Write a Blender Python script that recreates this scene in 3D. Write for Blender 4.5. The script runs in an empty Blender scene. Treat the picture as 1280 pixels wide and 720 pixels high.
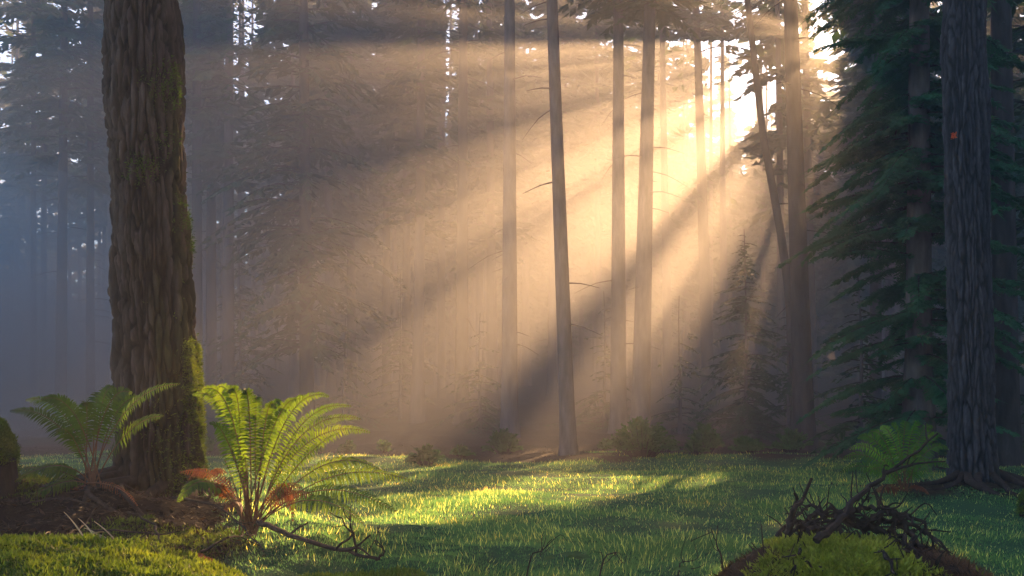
import bpy, math, numpy as np
from mathutils import Vector, Matrix

# ------------------------------------------------------------------ camera, sky, sun, exposure
sc = bpy.context.scene
C = sc.collection
CAMZ, F, HZ = 1.3, 1244.4, 500.0           # eye height, focal length in photo pixels, horizon row
VPX, VPY = 1050.0, 45.0                    # where the sun stands in the photograph

cam_d = bpy.data.cameras.new('camera'); cam = bpy.data.objects.new('camera', cam_d); C.objects.link(cam)
cam.location = (0, 0, CAMZ); cam.rotation_euler = (math.radians(90), 0, 0)
cam_d.lens = 35; cam_d.sensor_width = 36; cam_d.shift_y = (HZ - 360) / 1280
cam_d.clip_end = 3000; cam_d.clip_start = 0.05
sc.camera = cam

S = np.array([VPX - 640, F, HZ - VPY]); S = S / np.linalg.norm(S)      # towards the sun
ELEV = math.asin(S[2]); AZ = math.atan2(S[0], S[1])
U = np.array([S[1], -S[0], 0]); U /= np.linalg.norm(U)
V = np.cross(U, S)

w = bpy.data.worlds.new('World'); sc.world = w; w.use_nodes = True
nt = w.node_tree
sky = nt.nodes.new('ShaderNodeTexSky'); sky.sky_type = 'NISHITA'; sky.sun_disc = False
sky.sun_elevation = ELEV; sky.sun_rotation = AZ
sky.air_density = 1.0; sky.dust_density = 0.15; sky.ozone_density = 3.5
bg = nt.nodes['Background']; bg.inputs['Strength'].default_value = 0.062
nt.links.new(sky.outputs['Color'], bg.inputs['Color'])

sun_d = bpy.data.lights.new('sun', 'SUN'); sun_d.energy = 5.0; sun_d.angle = math.radians(0.5)
sun_d.color = (1.0, 0.58, 0.27)
sun = bpy.data.objects.new('sun', sun_d); C.objects.link(sun)
sun.rotation_euler = Vector(S).to_track_quat('Z', 'Y').to_euler(); sun.location = (30, 90, 60)

sc.view_settings.view_transform = 'Standard'
try: sc.view_settings.look = 'None'
except Exception: pass
sc.view_settings.gamma = 1; sc.view_settings.use_curve_mapping = False
sc.view_settings.exposure = 2.75
sc.cycles.volume_bounces = 0
sc.cycles.max_bounces = 5; sc.cycles.diffuse_bounces = 3; sc.cycles.transmission_bounces = 3
sc.cycles.use_denoising = True
HAZE_DENSITY = 0.0042; HAZE_G = 0.42

# ------------------------------------------------------------------ helpers
def px(x, y, d):
    """a point d metres ahead of the photographer that the photo shows at column x, row y"""
    return np.array([(x - 640) * d / F, d, CAMZ + (HZ - y) * d / F])

def hash3(i, j, k, seed):
    h = (i.astype(np.int64) * 374761393 + j.astype(np.int64) * 668265263 + k.astype(np.int64) * 2147483647 + seed * 974711) & 0x7fffffff
    h = ((h ^ (h >> 13)) * 1274126177) & 0x7fffffff
    h = ((h ^ (h >> 16)) * 668265263) & 0x7fffffff
    return (h & 0xffff) / 65535.0

def vnoise(p, seed=0):
    p = np.asarray(p, float); i = np.floor(p).astype(np.int64); f = p - i; f = f * f * (3 - 2 * f)
    out = 0
    for a in (0, 1):
        for b in (0, 1):
            for c in (0, 1):
                wt = (f[:, 0] if a else 1 - f[:, 0]) * (f[:, 1] if b else 1 - f[:, 1]) * (f[:, 2] if c else 1 - f[:, 2])
                out = out + wt * hash3(i[:, 0] + a, i[:, 1] + b, i[:, 2] + c, seed)
    return out * 2 - 1

def fbm(p, seed=0, octs=4, gain=.5):
    p = np.asarray(p, float); o = 0; a = 1
    for k in range(octs):
        o = o + a * vnoise(p * 2 ** k, seed + k); a *= gain
    return o

def worley(a, b, nx, seed):
    """F1, F2 on a grid that wraps every nx cells in a"""
    ia = np.floor(a).astype(np.int64); ib = np.floor(b).astype(np.int64)
    f1 = np.full(a.shape, 9.0); f2 = np.full(a.shape, 9.0)
    for da in (-1, 0, 1):
        for db in (-1, 0, 1):
            ca, cb = ia + da, ib + db
            w_ = np.mod(ca, nx)
            xa = ca + .12 + .76 * hash3(w_, cb, w_ * 0, seed); xb = cb + .1 + .8 * hash3(w_, cb, w_ * 0 + 7, seed)
            d = np.sqrt((xa - a) ** 2 + (xb - b) ** 2)
            f2 = np.where(d < f1, f1, np.minimum(f2, d)); f1 = np.minimum(f1, d)
    return f1, f2

class MB:
    """collects quads and triangles, builds ONE mesh object"""
    def __init__(s): s.v = []; s.f = []; s.m = []; s.n = 0; s.col = []
    def add(s, v, f, mat=0, col=None):
        v = np.asarray(v, float).reshape(-1, 3); f = np.asarray(f, np.int64)
        s.v.append(v); s.f.append(f + s.n); s.m.append(np.full(len(f), mat)); s.n += len(v)
        s.col.append(np.ones((len(v), 3)) * (1 if col is None else col))
    def build(s, name, mats, parent=None, smooth=False, color=False, loc=None):
        me = bpy.data.meshes.new(name)
        v = np.concatenate(s.v)
        if loc is not None: v = v - np.asarray(loc)
        me.vertices.add(len(v)); me.vertices.foreach_set('co', v.astype(np.float32).ravel())
        cnt = np.concatenate([np.full(len(f), f.shape[1]) for f in s.f])
        idx = np.concatenate([f.ravel() for f in s.f])
        me.loops.add(len(idx)); me.loops.foreach_set('vertex_index', idx.astype(np.int32))
        me.polygons.add(len(cnt))
        st = np.concatenate([[0], np.cumsum(cnt)[:-1]])
        me.polygons.foreach_set('loop_start', st.astype(np.int32))
        me.polygons.foreach_set('loop_total', cnt.astype(np.int32))
        me.polygons.foreach_set('material_index', np.concatenate(s.m).astype(np.int32))
        me.polygons.foreach_set('use_smooth', np.full(len(cnt), smooth))
        me.update(calc_edges=True)
        if color:
            at = me.attributes.new('tint', 'FLOAT_COLOR', 'POINT')
            c = np.concatenate(s.col); c = np.concatenate([c, np.ones((len(c), 1))], 1)
            at.data.foreach_set('color', c.astype(np.float32).ravel())
        for m in (mats if isinstance(mats, (list, tuple)) else [mats]): me.materials.append(m)
        o = bpy.data.objects.new(name, me); C.objects.link(o)
        if loc is not None and parent is None: o.location = loc
        if parent is not None: o.parent = parent
        return o

def tag(o, label=None, cat=None, group=None, kind=None):
    if label: o['label'] = label
    if cat: o['category'] = cat
    if group: o['group'] = group
    if kind: o['kind'] = kind
    return o

def empty(name, loc):
    o = bpy.data.objects.new(name, None); C.objects.link(o); o.location = [float(c) for c in loc]
    o.empty_display_size = .2
    return o

def tube(mb, pts, rad, n=6, mat=0, col=None, cap=True):
    pts = np.asarray(pts, float); rad = np.ones(len(pts)) * rad
    t = np.gradient(pts, axis=0); t /= np.linalg.norm(t, axis=1)[:, None] + 1e-9
    ref = np.where(np.abs(t[:, 2:3]) > .9, np.array([[1., 0, 0]]), np.array([[0, 0, 1.]]))
    ref = np.repeat(ref[:1], len(pts), 0) if np.abs(np.sum(t * ref[:1], 1)).max() < .97 else ref
    a = np.cross(t, ref); a /= np.linalg.norm(a, axis=1)[:, None] + 1e-9
    b = np.cross(t, a)
    th = np.linspace(0, 2 * np.pi, n, endpoint=False)
    v = pts[:, None] + rad[:, None, None] * (a[:, None] * np.cos(th)[None, :, None] + b[:, None] * np.sin(th)[None, :, None])
    i = np.arange(len(pts) - 1)[:, None] * n; j = np.arange(n)[None]; k = (j + 1) % n
    f = np.stack([i + j, i + k, i + n + k, i + n + j], -1).reshape(-1, 4)
    mb.add(v, f, mat, col)

def bez(p, n):
    p = [np.asarray(q, float) for q in p]; t = np.linspace(0, 1, n)[:, None]
    if len(p) == 3: return (1 - t) ** 2 * p[0] + 2 * t * (1 - t) * p[1] + t * t * p[2]
    return (1 - t) ** 3 * p[0] + 3 * t * (1 - t) ** 2 * p[1] + 3 * t * t * (1 - t) * p[2] + t ** 3 * p[3]

def spline(p, n):
    """smooth line through the given points"""
    p = np.asarray(p, float); u = np.linspace(0, len(p) - 1, n); i = np.clip(u.astype(int), 0, len(p) - 2); f = (u - i)[:, None]
    e = np.concatenate([[2 * p[0] - p[1]], p, [2 * p[-1] - p[-2]]])
    a, b, c, d = e[i], e[i + 1], e[i + 2], e[i + 3]
    return .5 * (2 * b + (c - a) * f + (2 * a - 5 * b + 4 * c - d) * f ** 2 + (3 * b - a - 3 * c + d) * f ** 3)

def kites(mb, base, d, nrm, L, W, mat=0, col=None, fold=.25):
    """flat tapered sprays: one folded quad each"""
    L = np.asarray(L)[:, None] * np.ones((len(base), 1)); W = np.asarray(W)[:, None] * np.ones((len(base), 1))
    s = np.cross(d, nrm); s /= np.linalg.norm(s, axis=1)[:, None] + 1e-9
    m = base + d * L * .4
    v = np.stack([base, m - s * W * .5 - nrm * W * fold, base + d * L, m + s * W * .5 - nrm * W * fold], 1)
    f = np.arange(len(base) * 4).reshape(-1, 4)
    if col is not None: col = np.repeat(col, 4, 0)
    mb.add(v, f, mat, col)

def unit(v): return v / (np.linalg.norm(v, axis=-1, keepdims=True) + 1e-9)

# ------------------------------------------------------------------ materials
def new_mat(name):
    m = bpy.data.materials.new(name); m.use_nodes = True
    nt = m.node_tree; return m, nt, nt.nodes['Principled BSDF']

def ramp(nt, fac, stops):
    r = nt.nodes.new('ShaderNodeValToRGB')
    while len(r.color_ramp.elements) < len(stops): r.color_ramp.elements.new(.5)
    for e, (p, c) in zip(r.color_ramp.elements, stops): e.position = p; e.color = (*c, 1)
    nt.links.new(fac, r.inputs['Fac']); return r.outputs['Color']

def noise(nt, scale, detail=4, stretch=None, rough=.6):
    tc = nt.nodes.new('ShaderNodeNewGeometry'); vec = tc.outputs['Position']
    if stretch:
        mp = nt.nodes.new('ShaderNodeMapping'); mp.inputs['Scale'].default_value = stretch
        nt.links.new(vec, mp.inputs['Vector']); vec = mp.outputs['Vector']
    n = nt.nodes.new('ShaderNodeTexNoise'); n.inputs['Scale'].default_value = scale
    n.inputs['Detail'].default_value = detail; n.inputs['Roughness'].default_value = rough
    nt.links.new(vec, n.inputs['Vector']); return n.outputs['Fac']

def mix(nt, fac, a, b, mode='MIX'):
    m = nt.nodes.new('ShaderNodeMix'); m.data_type = 'RGBA'; m.blend_type = mode
    for sock, val in ((m.inputs[0], fac), (m.inputs[6], a), (m.inputs[7], b)):
        if hasattr(val, 'is_linked'): nt.links.new(val, sock)
        else: sock.default_value = val if not isinstance(val, tuple) else (*val, 1)
    return m.outputs[2]

def attr(nt, name='tint'):
    a = nt.nodes.new('ShaderNodeAttribute'); a.attribute_name = name; return a.outputs['Color']

def leaf_mat(name, stops, scale=1.2, trans=.4, tint=False, gloss=.6, tcol=None):
    m, nt, p = new_mat(name)
    col = ramp(nt, noise(nt, scale, 3), stops)
    if tint: col = mix(nt, 1.0, col, attr(nt), 'MULTIPLY')
    nt.links.new(col, p.inputs['Base Color']); p.inputs['Roughness'].default_value = gloss
    p.inputs['Specular IOR Level'].default_value = .3
    tr = nt.nodes.new('ShaderNodeBsdfTranslucent')
    nt.links.new(mix(nt, 1.0, col, tcol or (1.5, 1.5, .6), 'MULTIPLY'), tr.inputs['Color'])
    ms = nt.nodes.new('ShaderNodeMixShader'); ms.inputs[0].default_value = trans
    nt.links.new(p.outputs[0], ms.inputs[1]); nt.links.new(tr.outputs[0], ms.inputs[2])
    nt.links.new(ms.outputs[0], nt.nodes['Material Output'].inputs['Surface'])
    return m

def bark_mat(name, stops, scale=3, bump=.6, tint=False, stretch=(1, 1, .22)):
    m, nt, p = new_mat(name)
    f = noise(nt, scale * 4, 6, stretch)
    col = ramp(nt, f, stops)
    if tint: col = mix(nt, 1.0, col, attr(nt), 'MULTIPLY')
    nt.links.new(col, p.inputs['Base Color']); p.inputs['Roughness'].default_value = .9
    p.inputs['Specular IOR Level'].default_value = .15
    b = nt.nodes.new('ShaderNodeBump'); b.inputs['Strength'].default_value = bump; b.inputs['Distance'].default_value = .03
    nt.links.new(f, b.inputs['Height']); nt.links.new(b.outputs[0], p.inputs['Normal'])
    return m

M = {}
M['needle'] = leaf_mat('conifer_needles', [(.3, (.022, .05, .022)), (.55, (.035, .075, .03)), (.8, (.06, .10, .035))], .5, .3)
M['needle_near'] = leaf_mat('fir_needles', [(.3, (.012, .075, .032)), (.55, (.022, .12, .046)), (.8, (.04, .16, .06))], 1.2, .3)
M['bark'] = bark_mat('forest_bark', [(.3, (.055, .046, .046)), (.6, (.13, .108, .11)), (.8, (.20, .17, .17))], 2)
M['bark_dark'] = bark_mat('dark_forest_bark', [(.3, (.022, .019, .019)), (.6, (.06, .05, .05)), (.8, (.10, .085, .085))], 2)  # darker bark tone, used on most trees round the clearing
M['bark_big'] = bark_mat('furrowed_bark', [(.3, (.035, .027, .022)), (.55, (.075, .056, .047)), (.8, (.125, .098, .083))], 5, .5, True)
M['bark_grey'] = bark_mat('grey_furrowed_bark', [(.3, (.035, .032, .034)), (.55, (.07, .064, .067)), (.8, (.12, .108, .11))], 5, .5, True)
M['twig'] = bark_mat('twig_bark', [(.3, (.018, .014, .012)), (.7, (.06, .045, .038))], 6, .3)
M['moss'] = leaf_mat('moss_blades', [(.3, (.06, .10, .014)), (.55, (.125, .18, .024)), (.8, (.23, .255, .04))], 3.0, .45, True)
M['grass'] = leaf_mat('grass_blades', [(.3, (.018, .10, .048)), (.55, (.035, .145, .062)), (.8, (.075, .175, .065))], .45, .74, True, .32, (6.6, 3.3, 2.0))
M['grass'].node_tree.nodes['Principled BSDF'].inputs['Specular IOR Level'].default_value = .8
M['fern'] = leaf_mat('fern_leaf', [(.3, (.03, .085, .016)), (.6, (.06, .13, .022)), (.8, (.10, .17, .028))], 4, .65, True, .45, (3.4, 2.4, .5))
M['dead'] = leaf_mat('dead_fern_leaf', [(.3, (.10, .03, .014)), (.6, (.21, .065, .024)), (.8, (.30, .13, .045))], 7, .4, True)
M['stalk'] = leaf_mat('fern_stalk', [(.3, (.13, .05, .025)), (.7, (.26, .11, .05))], 9, .15, False, .5)
M['straw'] = leaf_mat('dry_straw', [(.3, (.35, .25, .13)), (.7, (.55, .42, .24))], 9, .3)
M['bush'] = leaf_mat('bush_leaf', [(.3, (.04, .10, .03)), (.7, (.08, .17, .045))], 2, .4)

# ground: colour of the place's own litter, soil, moss and turf, weighted per vertex
m, gnt, p = new_mat('ground')
a = gnt.nodes.new('ShaderNodeAttribute'); a.attribute_name = 'tint'
sep = gnt.nodes.new('ShaderNodeSeparateColor'); gnt.links.new(a.outputs['Color'], sep.inputs[0])
turf = ramp(gnt, noise(gnt, 1.3, 6), [(.3, (.02, .07, .03)), (.7, (.04, .11, .04))])
lit_ = ramp(gnt, noise(gnt, 9, 8), [(.3, (.02, .014, .01)), (.55, (.05, .032, .02)), (.8, (.11, .07, .04))])
mos = ramp(gnt, noise(gnt, 7, 8), [(.3, (.035, .055, .01)), (.7, (.10, .13, .02))])
soil = ramp(gnt, noise(gnt, 14, 8), [(.3, (.008, .006, .005)), (.6, (.018, .012, .009)), (.85, (.045, .03, .02))])
c1 = mix(gnt, sep.outputs[0], lit_, turf); c1 = mix(gnt, sep.outputs[1], c1, mos); c1 = mix(gnt, sep.outputs[2], c1, soil)
gnt.links.new(c1, p.inputs['Base Color']); p.inputs['Roughness'].default_value = .95
p.inputs['Specular IOR Level'].default_value = .1
b = gnt.nodes.new('ShaderNodeBump'); b.inputs['Strength'].default_value = .8; b.inputs['Distance'].default_value = .05
gnt.links.new(noise(gnt, 22, 8), b.inputs['Height']); gnt.links.new(b.outputs[0], p.inputs['Normal'])
M['ground'] = m

# ------------------------------------------------------------------ the ground
def bump(x, y, cx, cy, rx, ry, h, k=2.0):
    q = ((x - cx) / rx) ** 2 + ((y - cy) / ry) ** 2
    return h * np.exp(-q ** (k / 2))

def sm(v, a, b): t = np.clip((v - a) / (b - a), 0, 1); return t * t * (3 - 2 * t)
def gz(x, y):
    x = np.asarray(x, float); y = np.asarray(y, float); sh = np.broadcast(x, y).shape
    x = np.broadcast_to(x, sh).ravel(); y = np.broadcast_to(y, sh).ravel()
    p = np.stack([x, y, x * 0], 1)
    z = .07 * fbm(p * .35, 3, 3)
    z = z + bump(x, y, -3.7, 8.4, 2.2, 1.7, .50, 3) + bump(x, y, -6.5, 7.6, 2.2, 2, .35, 3)
    z = z + np.maximum(bump(x, y, -2.5, 4.6, 1.75, 1.35, .53, 4), bump(x, y, -.75, 4.9, .75, .7, .42, 3))
    z = z + bump(x, y, 6.6, 14.0, 1.6, 1.1, .2, 2)
    z = z + bump(x, y, 1.95, 5.0, 1.2, 1.0, .30, 3)
    nearb = np.clip(np.exp(-((x + 3) / 3.2) ** 2 - ((y - 6.5) / 3.0) ** 2) * 1.3, 0, 1)
    z = z + nearb * (.085 * fbm(p * 2.0, 11, 4) + .02 * fbm(p * 7, 12, 3))
    far = np.clip((y - 22) / 8, 0, 1)
    z = z + far * .12 * fbm(p * .8, 17, 3) + 1.2 * sm(y, 28, 52) + 2.5 * sm(y, 45, 85) + 15 * sm(y, 85, 170)
    return z.reshape(sh)

def axis(lo, hi, segs):
    out = []
    for a, b, st in segs: out.append(np.arange(a, b, st))
    return np.concatenate([np.concatenate(out), [hi]])

gx = axis(0, 145, [(-145, -20, 5), (-20, -7, .4), (-7, 3.5, .06), (3.5, 10, .2), (10, 24, .6), (24, 145, 5)])
gy = axis(0, 180, [(-60, -4, 4), (-4, 3, .3), (3, 10.5, .06), (10.5, 26, .2), (26, 60, .8), (60, 180, 4)])
X, Y = np.meshgrid(gx, gy)
Z = gz(X, Y)
P = np.stack([X, Y, Z], -1).reshape(-1, 3)
x, y = P[:, 0], P[:, 1]
n1 = fbm(np.stack([x, y, x * 0], 1) * .45, 31, 4); n2 = fbm(np.stack([x, y, x * 0], 1) * 1.8, 33, 4)
def meadow_w(x, y, n1):
    edge = 22.3 + 2.2 * n1 + .10 * np.clip(x - 4, 0, 99) + .5 * np.sin(x * .5)
    return 1 - sm(y, edge - .5, edge + 1.2)
def soil_w(x, y, n2):
    return np.clip(sm(bump(x, y, -4.3, 7.55, 2.5, 1.5, 1, 3) + .18 * n2, .35, .6), 0, 1)
def moss_w(x, y, n2):
    return np.clip(sm(np.maximum(bump(x, y, -2.6, 4.5, 2.0, 1.55, 1, 4), bump(x, y, -.6, 4.9, .95, .8, 1, 3)) + .15 * n2, .3, .5), 0, 1)
r_ = meadow_w(x, y, n1)
r_ = r_ * (1 - .9 * sm(bump(x, y, 6.6, 14.0, 1.9, 1.3, 1) + .2 * n2, .4, .7))
g_ = moss_w(x, y, n2); b_ = soil_w(x, y, n2) * (1 - g_)
gm = MB()
ny, nx_ = X.shape
ii = (np.arange(ny - 1)[:, None] * nx_ + np.arange(nx_ - 1)[None]).ravel()
gm.add(P, np.stack([ii, ii + 1, ii + nx_ + 1, ii + nx_], 1), 0, np.stack([r_, g_, b_], 1))
tag(gm.build('ground', M['ground'], smooth=True, color=True), kind='structure')

# ------------------------------------------------------------------ sun gaps in the canopy
# cross-sections (across the sun's direction) of the openings the light falls through: (angle range, distance range)
GAPS = [(33.5, 45.5, 2.8, 13.5, 1.0), (28.5, 34.5, 4.5, 12, .96), (23.5, 29.5, 4.0, 12.5, .998), (19.5, 24.5, 5, 11, .955), (16, 20.5, 4.5, 10, .985), (10, 14.5, 5, 8.8, .975), (47.2, 47.8, 9.5, 12.5, .98),
        (6, 9, 5, 10, .965), (2, 4.5, 5, 11, .975), (50.5, 58, 7.2, 12.5, .992), (57, 63, 8.4, 12, .975), (43, 64, 5.7, 7.9, 1.0), (63, 76, 6.1, 7.3, 1.0)]
def in_gap(P):
    rel = P - np.array([0, 0, CAMZ])
    u, v = rel @ U, rel @ V
    r = np.hypot(u, v); d = np.maximum(rel[:, 1], .1)
    ix = 640 + rel[:, 0] * F / d; iy = HZ - rel[:, 2] * F / d
    ph = np.degrees(np.arctan2(iy - VPY, VPX - ix)) + 1.2 * vnoise(np.stack([u * 1.3, v * 1.3, u * 0], 1), 77)
    g = np.zeros(len(P))
    for a, b, r1, r2, s in GAPS:
        e = np.minimum(sm(ph, a - .9, a + .9), 1 - sm(ph, b - .9, b + .9)) * ((r > r1) & (r < r2))
        g = np.maximum(g, (s - .05 * (1 - e)) * (e > 0))
    return g

def sky_gap(P, rng):
    d = np.maximum(P[:, 1], .1); ix = 640 + P[:, 0] * F / d; iy = HZ - (P[:, 2] - CAMZ) * F / d
    e = 9 * vnoise(np.stack([ix * .04, iy * .04, ix * 0], 1), 91)
    o = (ix + e > 284) & (ix + e < 318) & (iy + e < 125) | (ix + e > 552) & (ix + e < 571) & (iy + e < 185) | (ix + e > 1008) & (ix + e < 1042) & (iy + e > 14) & (iy + e < 74) & (rng.random(len(P)) < .85) | (ix + e > 596) & (ix + e < 606) & (iy + e < 130)
    return o & (rng.random(len(P)) < .93) & (d > 30)

# ------------------------------------------------------------------ trees
def trunk_line(base, top, sway, rng, n=14):
    t = np.linspace(0, 1, n)[:, None]
    p = np.asarray(base) * (1 - t) + np.asarray(top) * t
    k = rng.uniform(2, 5, 2); ph = rng.uniform(0, 6, 2)
    p[:, 0] += sway * np.sin(t[:, 0] * k[0] + ph[0]) * t[:, 0]; p[:, 1] += sway * np.sin(t[:, 0] * k[1] + ph[1]) * t[:, 0]
    return p

def crown(mb, line, z0, R, rng, step=.55, per=5, tw=.16, wid=.2, tlen=.65, droop=.35, up=.15, limbs=False, shape='tall', gaps=True, mat=0, bmat=1, sub=0, uneven=.35, keep=1.0, zmin=0):
    """whorled branches, each a drooping axis with side sprays"""
    H0, H1 = line[0, 2], line[-1, 2]
    zs = []; z = z0
    while z < H1 - .2:
        zs.append(z); z += step * rng.uniform(.6, 1.4)
    bases, dirs, lens = [], [], []
    for z in zs:
        t = (z - z0) / max(H1 - z0, .1)
        if shape == 'tall': prof = min(1, .55 + 2.2 * t) * (1 - t) ** .7 + .06
        elif shape == 'column': prof = min(1, .72 + 1.2 * t) * (1 - t) ** .6 + .04
        else: prof = (1 - t) ** .85 + .05
        for k in range(rng.poisson(per) if per > 2 else per):
            if rng.random() > keep: continue
            a = rng.uniform(0, 2 * np.pi)
            L = R * prof * rng.uniform(1 - uneven * 1.4, 1 + uneven)
            if L < .12: continue
            bases.append(z + rng.uniform(-.2, .2)); dirs.append(a); lens.append(L)
    bz = np.array(bases); az = np.array(dirs); Ls = np.array(lens)
    if not len(bz): return
    bx = np.interp(bz, line[:, 2], line[:, 0]); by = np.interp(bz, line[:, 2], line[:, 1])
    B = np.stack([bx, by, bz], 1)
    H = np.stack([np.cos(az), np.sin(az), az * 0], 1)
    el = up + rng.normal(0, .15, len(bz)) + .5 * np.clip((bz - z0) / max(H1 - z0, .1) - .5, 0, 1)
    dr = droop * rng.uniform(.6, 1.4, len(bz))
    nt_ = np.maximum(2, (Ls / tw).astype(int))
    bi = np.repeat(np.arange(len(bz)), nt_)
    s = np.concatenate([(np.arange(n) + rng.random(n)) / n for n in nt_])
    s = .10 + .9 * s
    l = s * Ls[bi]
    Pp = B[bi] + H[bi] * l[:, None]; Pp[:, 2] += el[bi] * l - dr[bi] * l * l / Ls[bi]
    slope = el[bi] - 2 * dr[bi] * l / Ls[bi]
    ax = unit(H[bi] + np.stack([l * 0, l * 0, slope], 1))
    side = np.cross(ax, np.array([0, 0, 1.])); side = unit(side)
    N = len(bi)
    for sg in (-1, 1):
        ang = rng.uniform(.5, 1.15, N)
        d = unit(ax * np.cos(ang)[:, None] + sg * side * np.sin(ang)[:, None] + np.stack([np.zeros(N), np.zeros(N), -rng.uniform(.05, .5, N)], 1))
        TL = tlen * np.minimum(1, .35 + 1.3 * (1 - s)) * rng.uniform(.5, 1.25, N) * np.minimum(1, Ls[bi] / 1.2)
        ok = ~sky_gap(Pp + d * (TL * .5)[:, None], rng)
        if gaps: ok &= rng.random(N) >= in_gap(Pp + d * (TL * .5)[:, None])
        if zmin: ok &= Pp[:, 2] > zmin
        nrm = unit(np.cross(np.cross(d, np.array([0, 0, 1.])), d) + rng.normal(0, .3, (N, 3)))
        if sub == 0:
            kites(mb, Pp[ok], d[ok], nrm[ok], TL[ok], wid * rng.uniform(.6, 1.4, N)[ok], mat)
        else:
            b0, d0, n0, t0 = Pp[ok], d[ok], nrm[ok], TL[ok]
            sd = unit(np.cross(d0, n0))
            kites(mb, b0, d0, n0, t0, np.full(len(t0), .022), mat)
            for q in range(sub):
                f = (q + .5) / sub
                for s2 in (-1, 1):
                    aa = rng.uniform(.6, 1.0, len(b0))
                    dd = unit(d0 * np.cos(aa)[:, None] + s2 * sd * np.sin(aa)[:, None] + rng.normal(0, .12, (len(b0), 3)))
                    kites(mb, b0 + d0 * (t0 * f)[:, None], dd, n0, t0 * (.52 - .32 * f) * rng.uniform(.7, 1.2, len(b0)), wid * rng.uniform(.7, 1.3, len(b0)), mat)
    # branch tips
    tipP = B + H * Ls[:, None] * .93; tipP[:, 2] += el * Ls * .93 - dr * Ls * .87
    ax = unit(H + np.stack([Ls * 0, Ls * 0, el - 2 * dr], 1))
    ok = np.ones(len(Ls), bool)
    if gaps: ok = rng.random(len(Ls)) >= in_gap(tipP)
    kites(mb, tipP[ok], ax[ok], np.repeat([[0, 0, 1.]], ok.sum(), 0), np.minimum(.5, Ls * .3)[ok], np.full(ok.sum(), wid), mat)
    if limbs:
        for k in range(len(bz)):
            tt = np.linspace(0, .95, 6) * Ls[k]
            pts = B[k] + H[k] * tt[:, None]; pts[:, 2] += el[k] * tt - dr[k] * tt * tt / Ls[k]
            if gaps and in_gap(pts[3:4])[0] > .5: continue
            tube(mb, pts, np.linspace(.008 + .011 * Ls[k], .004, 6), 4, bmat)

def far_trunk(mb, line, r0, r1, n=12, flare=.35, mat=0, rng=None, stubs=0, stub_z=(2, 12)):
    z = line[:, 2] - line[0, 2]
    h = z[-1]
    rad = r0 + (r1 - r0) * (z / h) ** .9 + r0 * flare * np.exp(-z / .35)
    tube(mb, line, rad, n, mat)
    for k in range(stubs):       # dead bare branches
        zz = line[0, 2] + rng.uniform(*stub_z)
        c = np.array([np.interp(zz, line[:, 2], line[:, i]) for i in range(3)])
        a = rng.uniform(0, 2 * np.pi); L = rng.uniform(.4, 1.8)
        d = np.array([math.cos(a), math.sin(a), rng.uniform(-.25, .1)])
        pts = np.array([c, c + d * L * .5 + [0, 0, -.03], c + d * L + [0, 0, -.18 * L]])
        tube(mb, spline(pts, 5), np.linspace(.022, .005, 5), 4, mat)

def line_at(xt, yt, xb, d, H, rng, sway=.15, dd=0):
    """trunk line that passes the photo columns xb at its foot and xt at row yt, d metres away"""
    xb_w = (xb - 640) * d / F; g = float(gz(xb_w, d)) - .05
    zt = CAMZ + (HZ - yt) * d / F; xt_w = (xt - 640) * d / F
    k = H / (zt - g)
    lin = trunk_line([xb_w, d, g], [xb_w + (xt_w - xb_w) * k, d + dd, g + H], sway, rng, 18)
    t = (np.linspace(0, 1, 18) ** 1.5)
    out = np.stack([np.interp(g + t * H, lin[:, 2], lin[:, i]) for i in range(3)], 1)
    return out

# --- big furrowed trunks near the photographer
def furrowed(name, center, radius, zlo, zfine, zhi, nth, dz, seed, plate, amp, tintf, mat, parent, flare, loc, ncell):
    zf = np.arange(zlo, zfine, dz); zc = np.linspace(zfine, zhi, 14); zz = np.concatenate([zf, zc])
    th = np.linspace(0, 2 * np.pi, nth, endpoint=False)
    T, ZZ = np.meshgrid(th, zz)
    cx = np.interp(ZZ, center[0], center[1]); cy = np.interp(ZZ, center[0], center[2])
    R = np.interp(ZZ, radius[0], radius[1])
    h = ZZ - zlo
    q = np.stack([np.cos(T).ravel() * 1.4, np.sin(T).ravel() * 1.4, ZZ.ravel() * .8], 1)
    wa = fbm(q * 1.6, seed, 3).reshape(T.shape); wb = fbm(q * 2.2, seed + 5, 3).reshape(T.shape)
    a = T / (2 * np.pi) * ncell + .55 * wa; b = ZZ / plate + .9 * wb + .3 * np.sin(T * 5)
    f1, f2 = worley(a.ravel(), b.ravel(), ncell, seed); e = (f2 - f1).reshape(T.shape)
    a2 = T / (2 * np.pi) * ncell * 2 + .8 * wb; b2 = ZZ / plate * 3.6 + wa
    g1, g2 = worley(a2.ravel(), b2.ravel(), ncell * 2, seed + 1); e2 = (g2 - g1).reshape(T.shape)
    fine = fbm(q * np.array([14, 14, 10.]), seed + 9, 3).reshape(T.shape)
    plate_h = sm(e, .0, .42) * (.8 + .2 * sm(e, .2, .7))
    disp = amp * (plate_h - .75) + amp * .36 * (sm(e2, .0, .3) - .6) + amp * .16 * fine + .03 * wa
    fl = flare * np.exp(-np.maximum(h, 0) / .22) * (1 + .45 * np.cos(T * 5 + seed) + .2 * np.cos(T * 3)) 
    Rr = R + disp + fl
    v = np.stack([cx + Rr * np.cos(T), cy + Rr * np.sin(T), ZZ], -1)
    n_r = len(zz)
    i = (np.arange(n_r - 1)[:, None] * nth); j = np.arange(nth)[None]; k = (j + 1) % nth
    f = np.stack([i + j, i + k, i + nth + k, i + nth + j], -1).reshape(-1, 4)
    col = tintf(T, ZZ, plate_h, fine, wa, e2)
    mb = MB(); mb.add(v, f, 0, col.reshape(-1, 3))
    return mb.build(name, mat, parent, smooth=True, color=True, loc=loc), v

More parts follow.
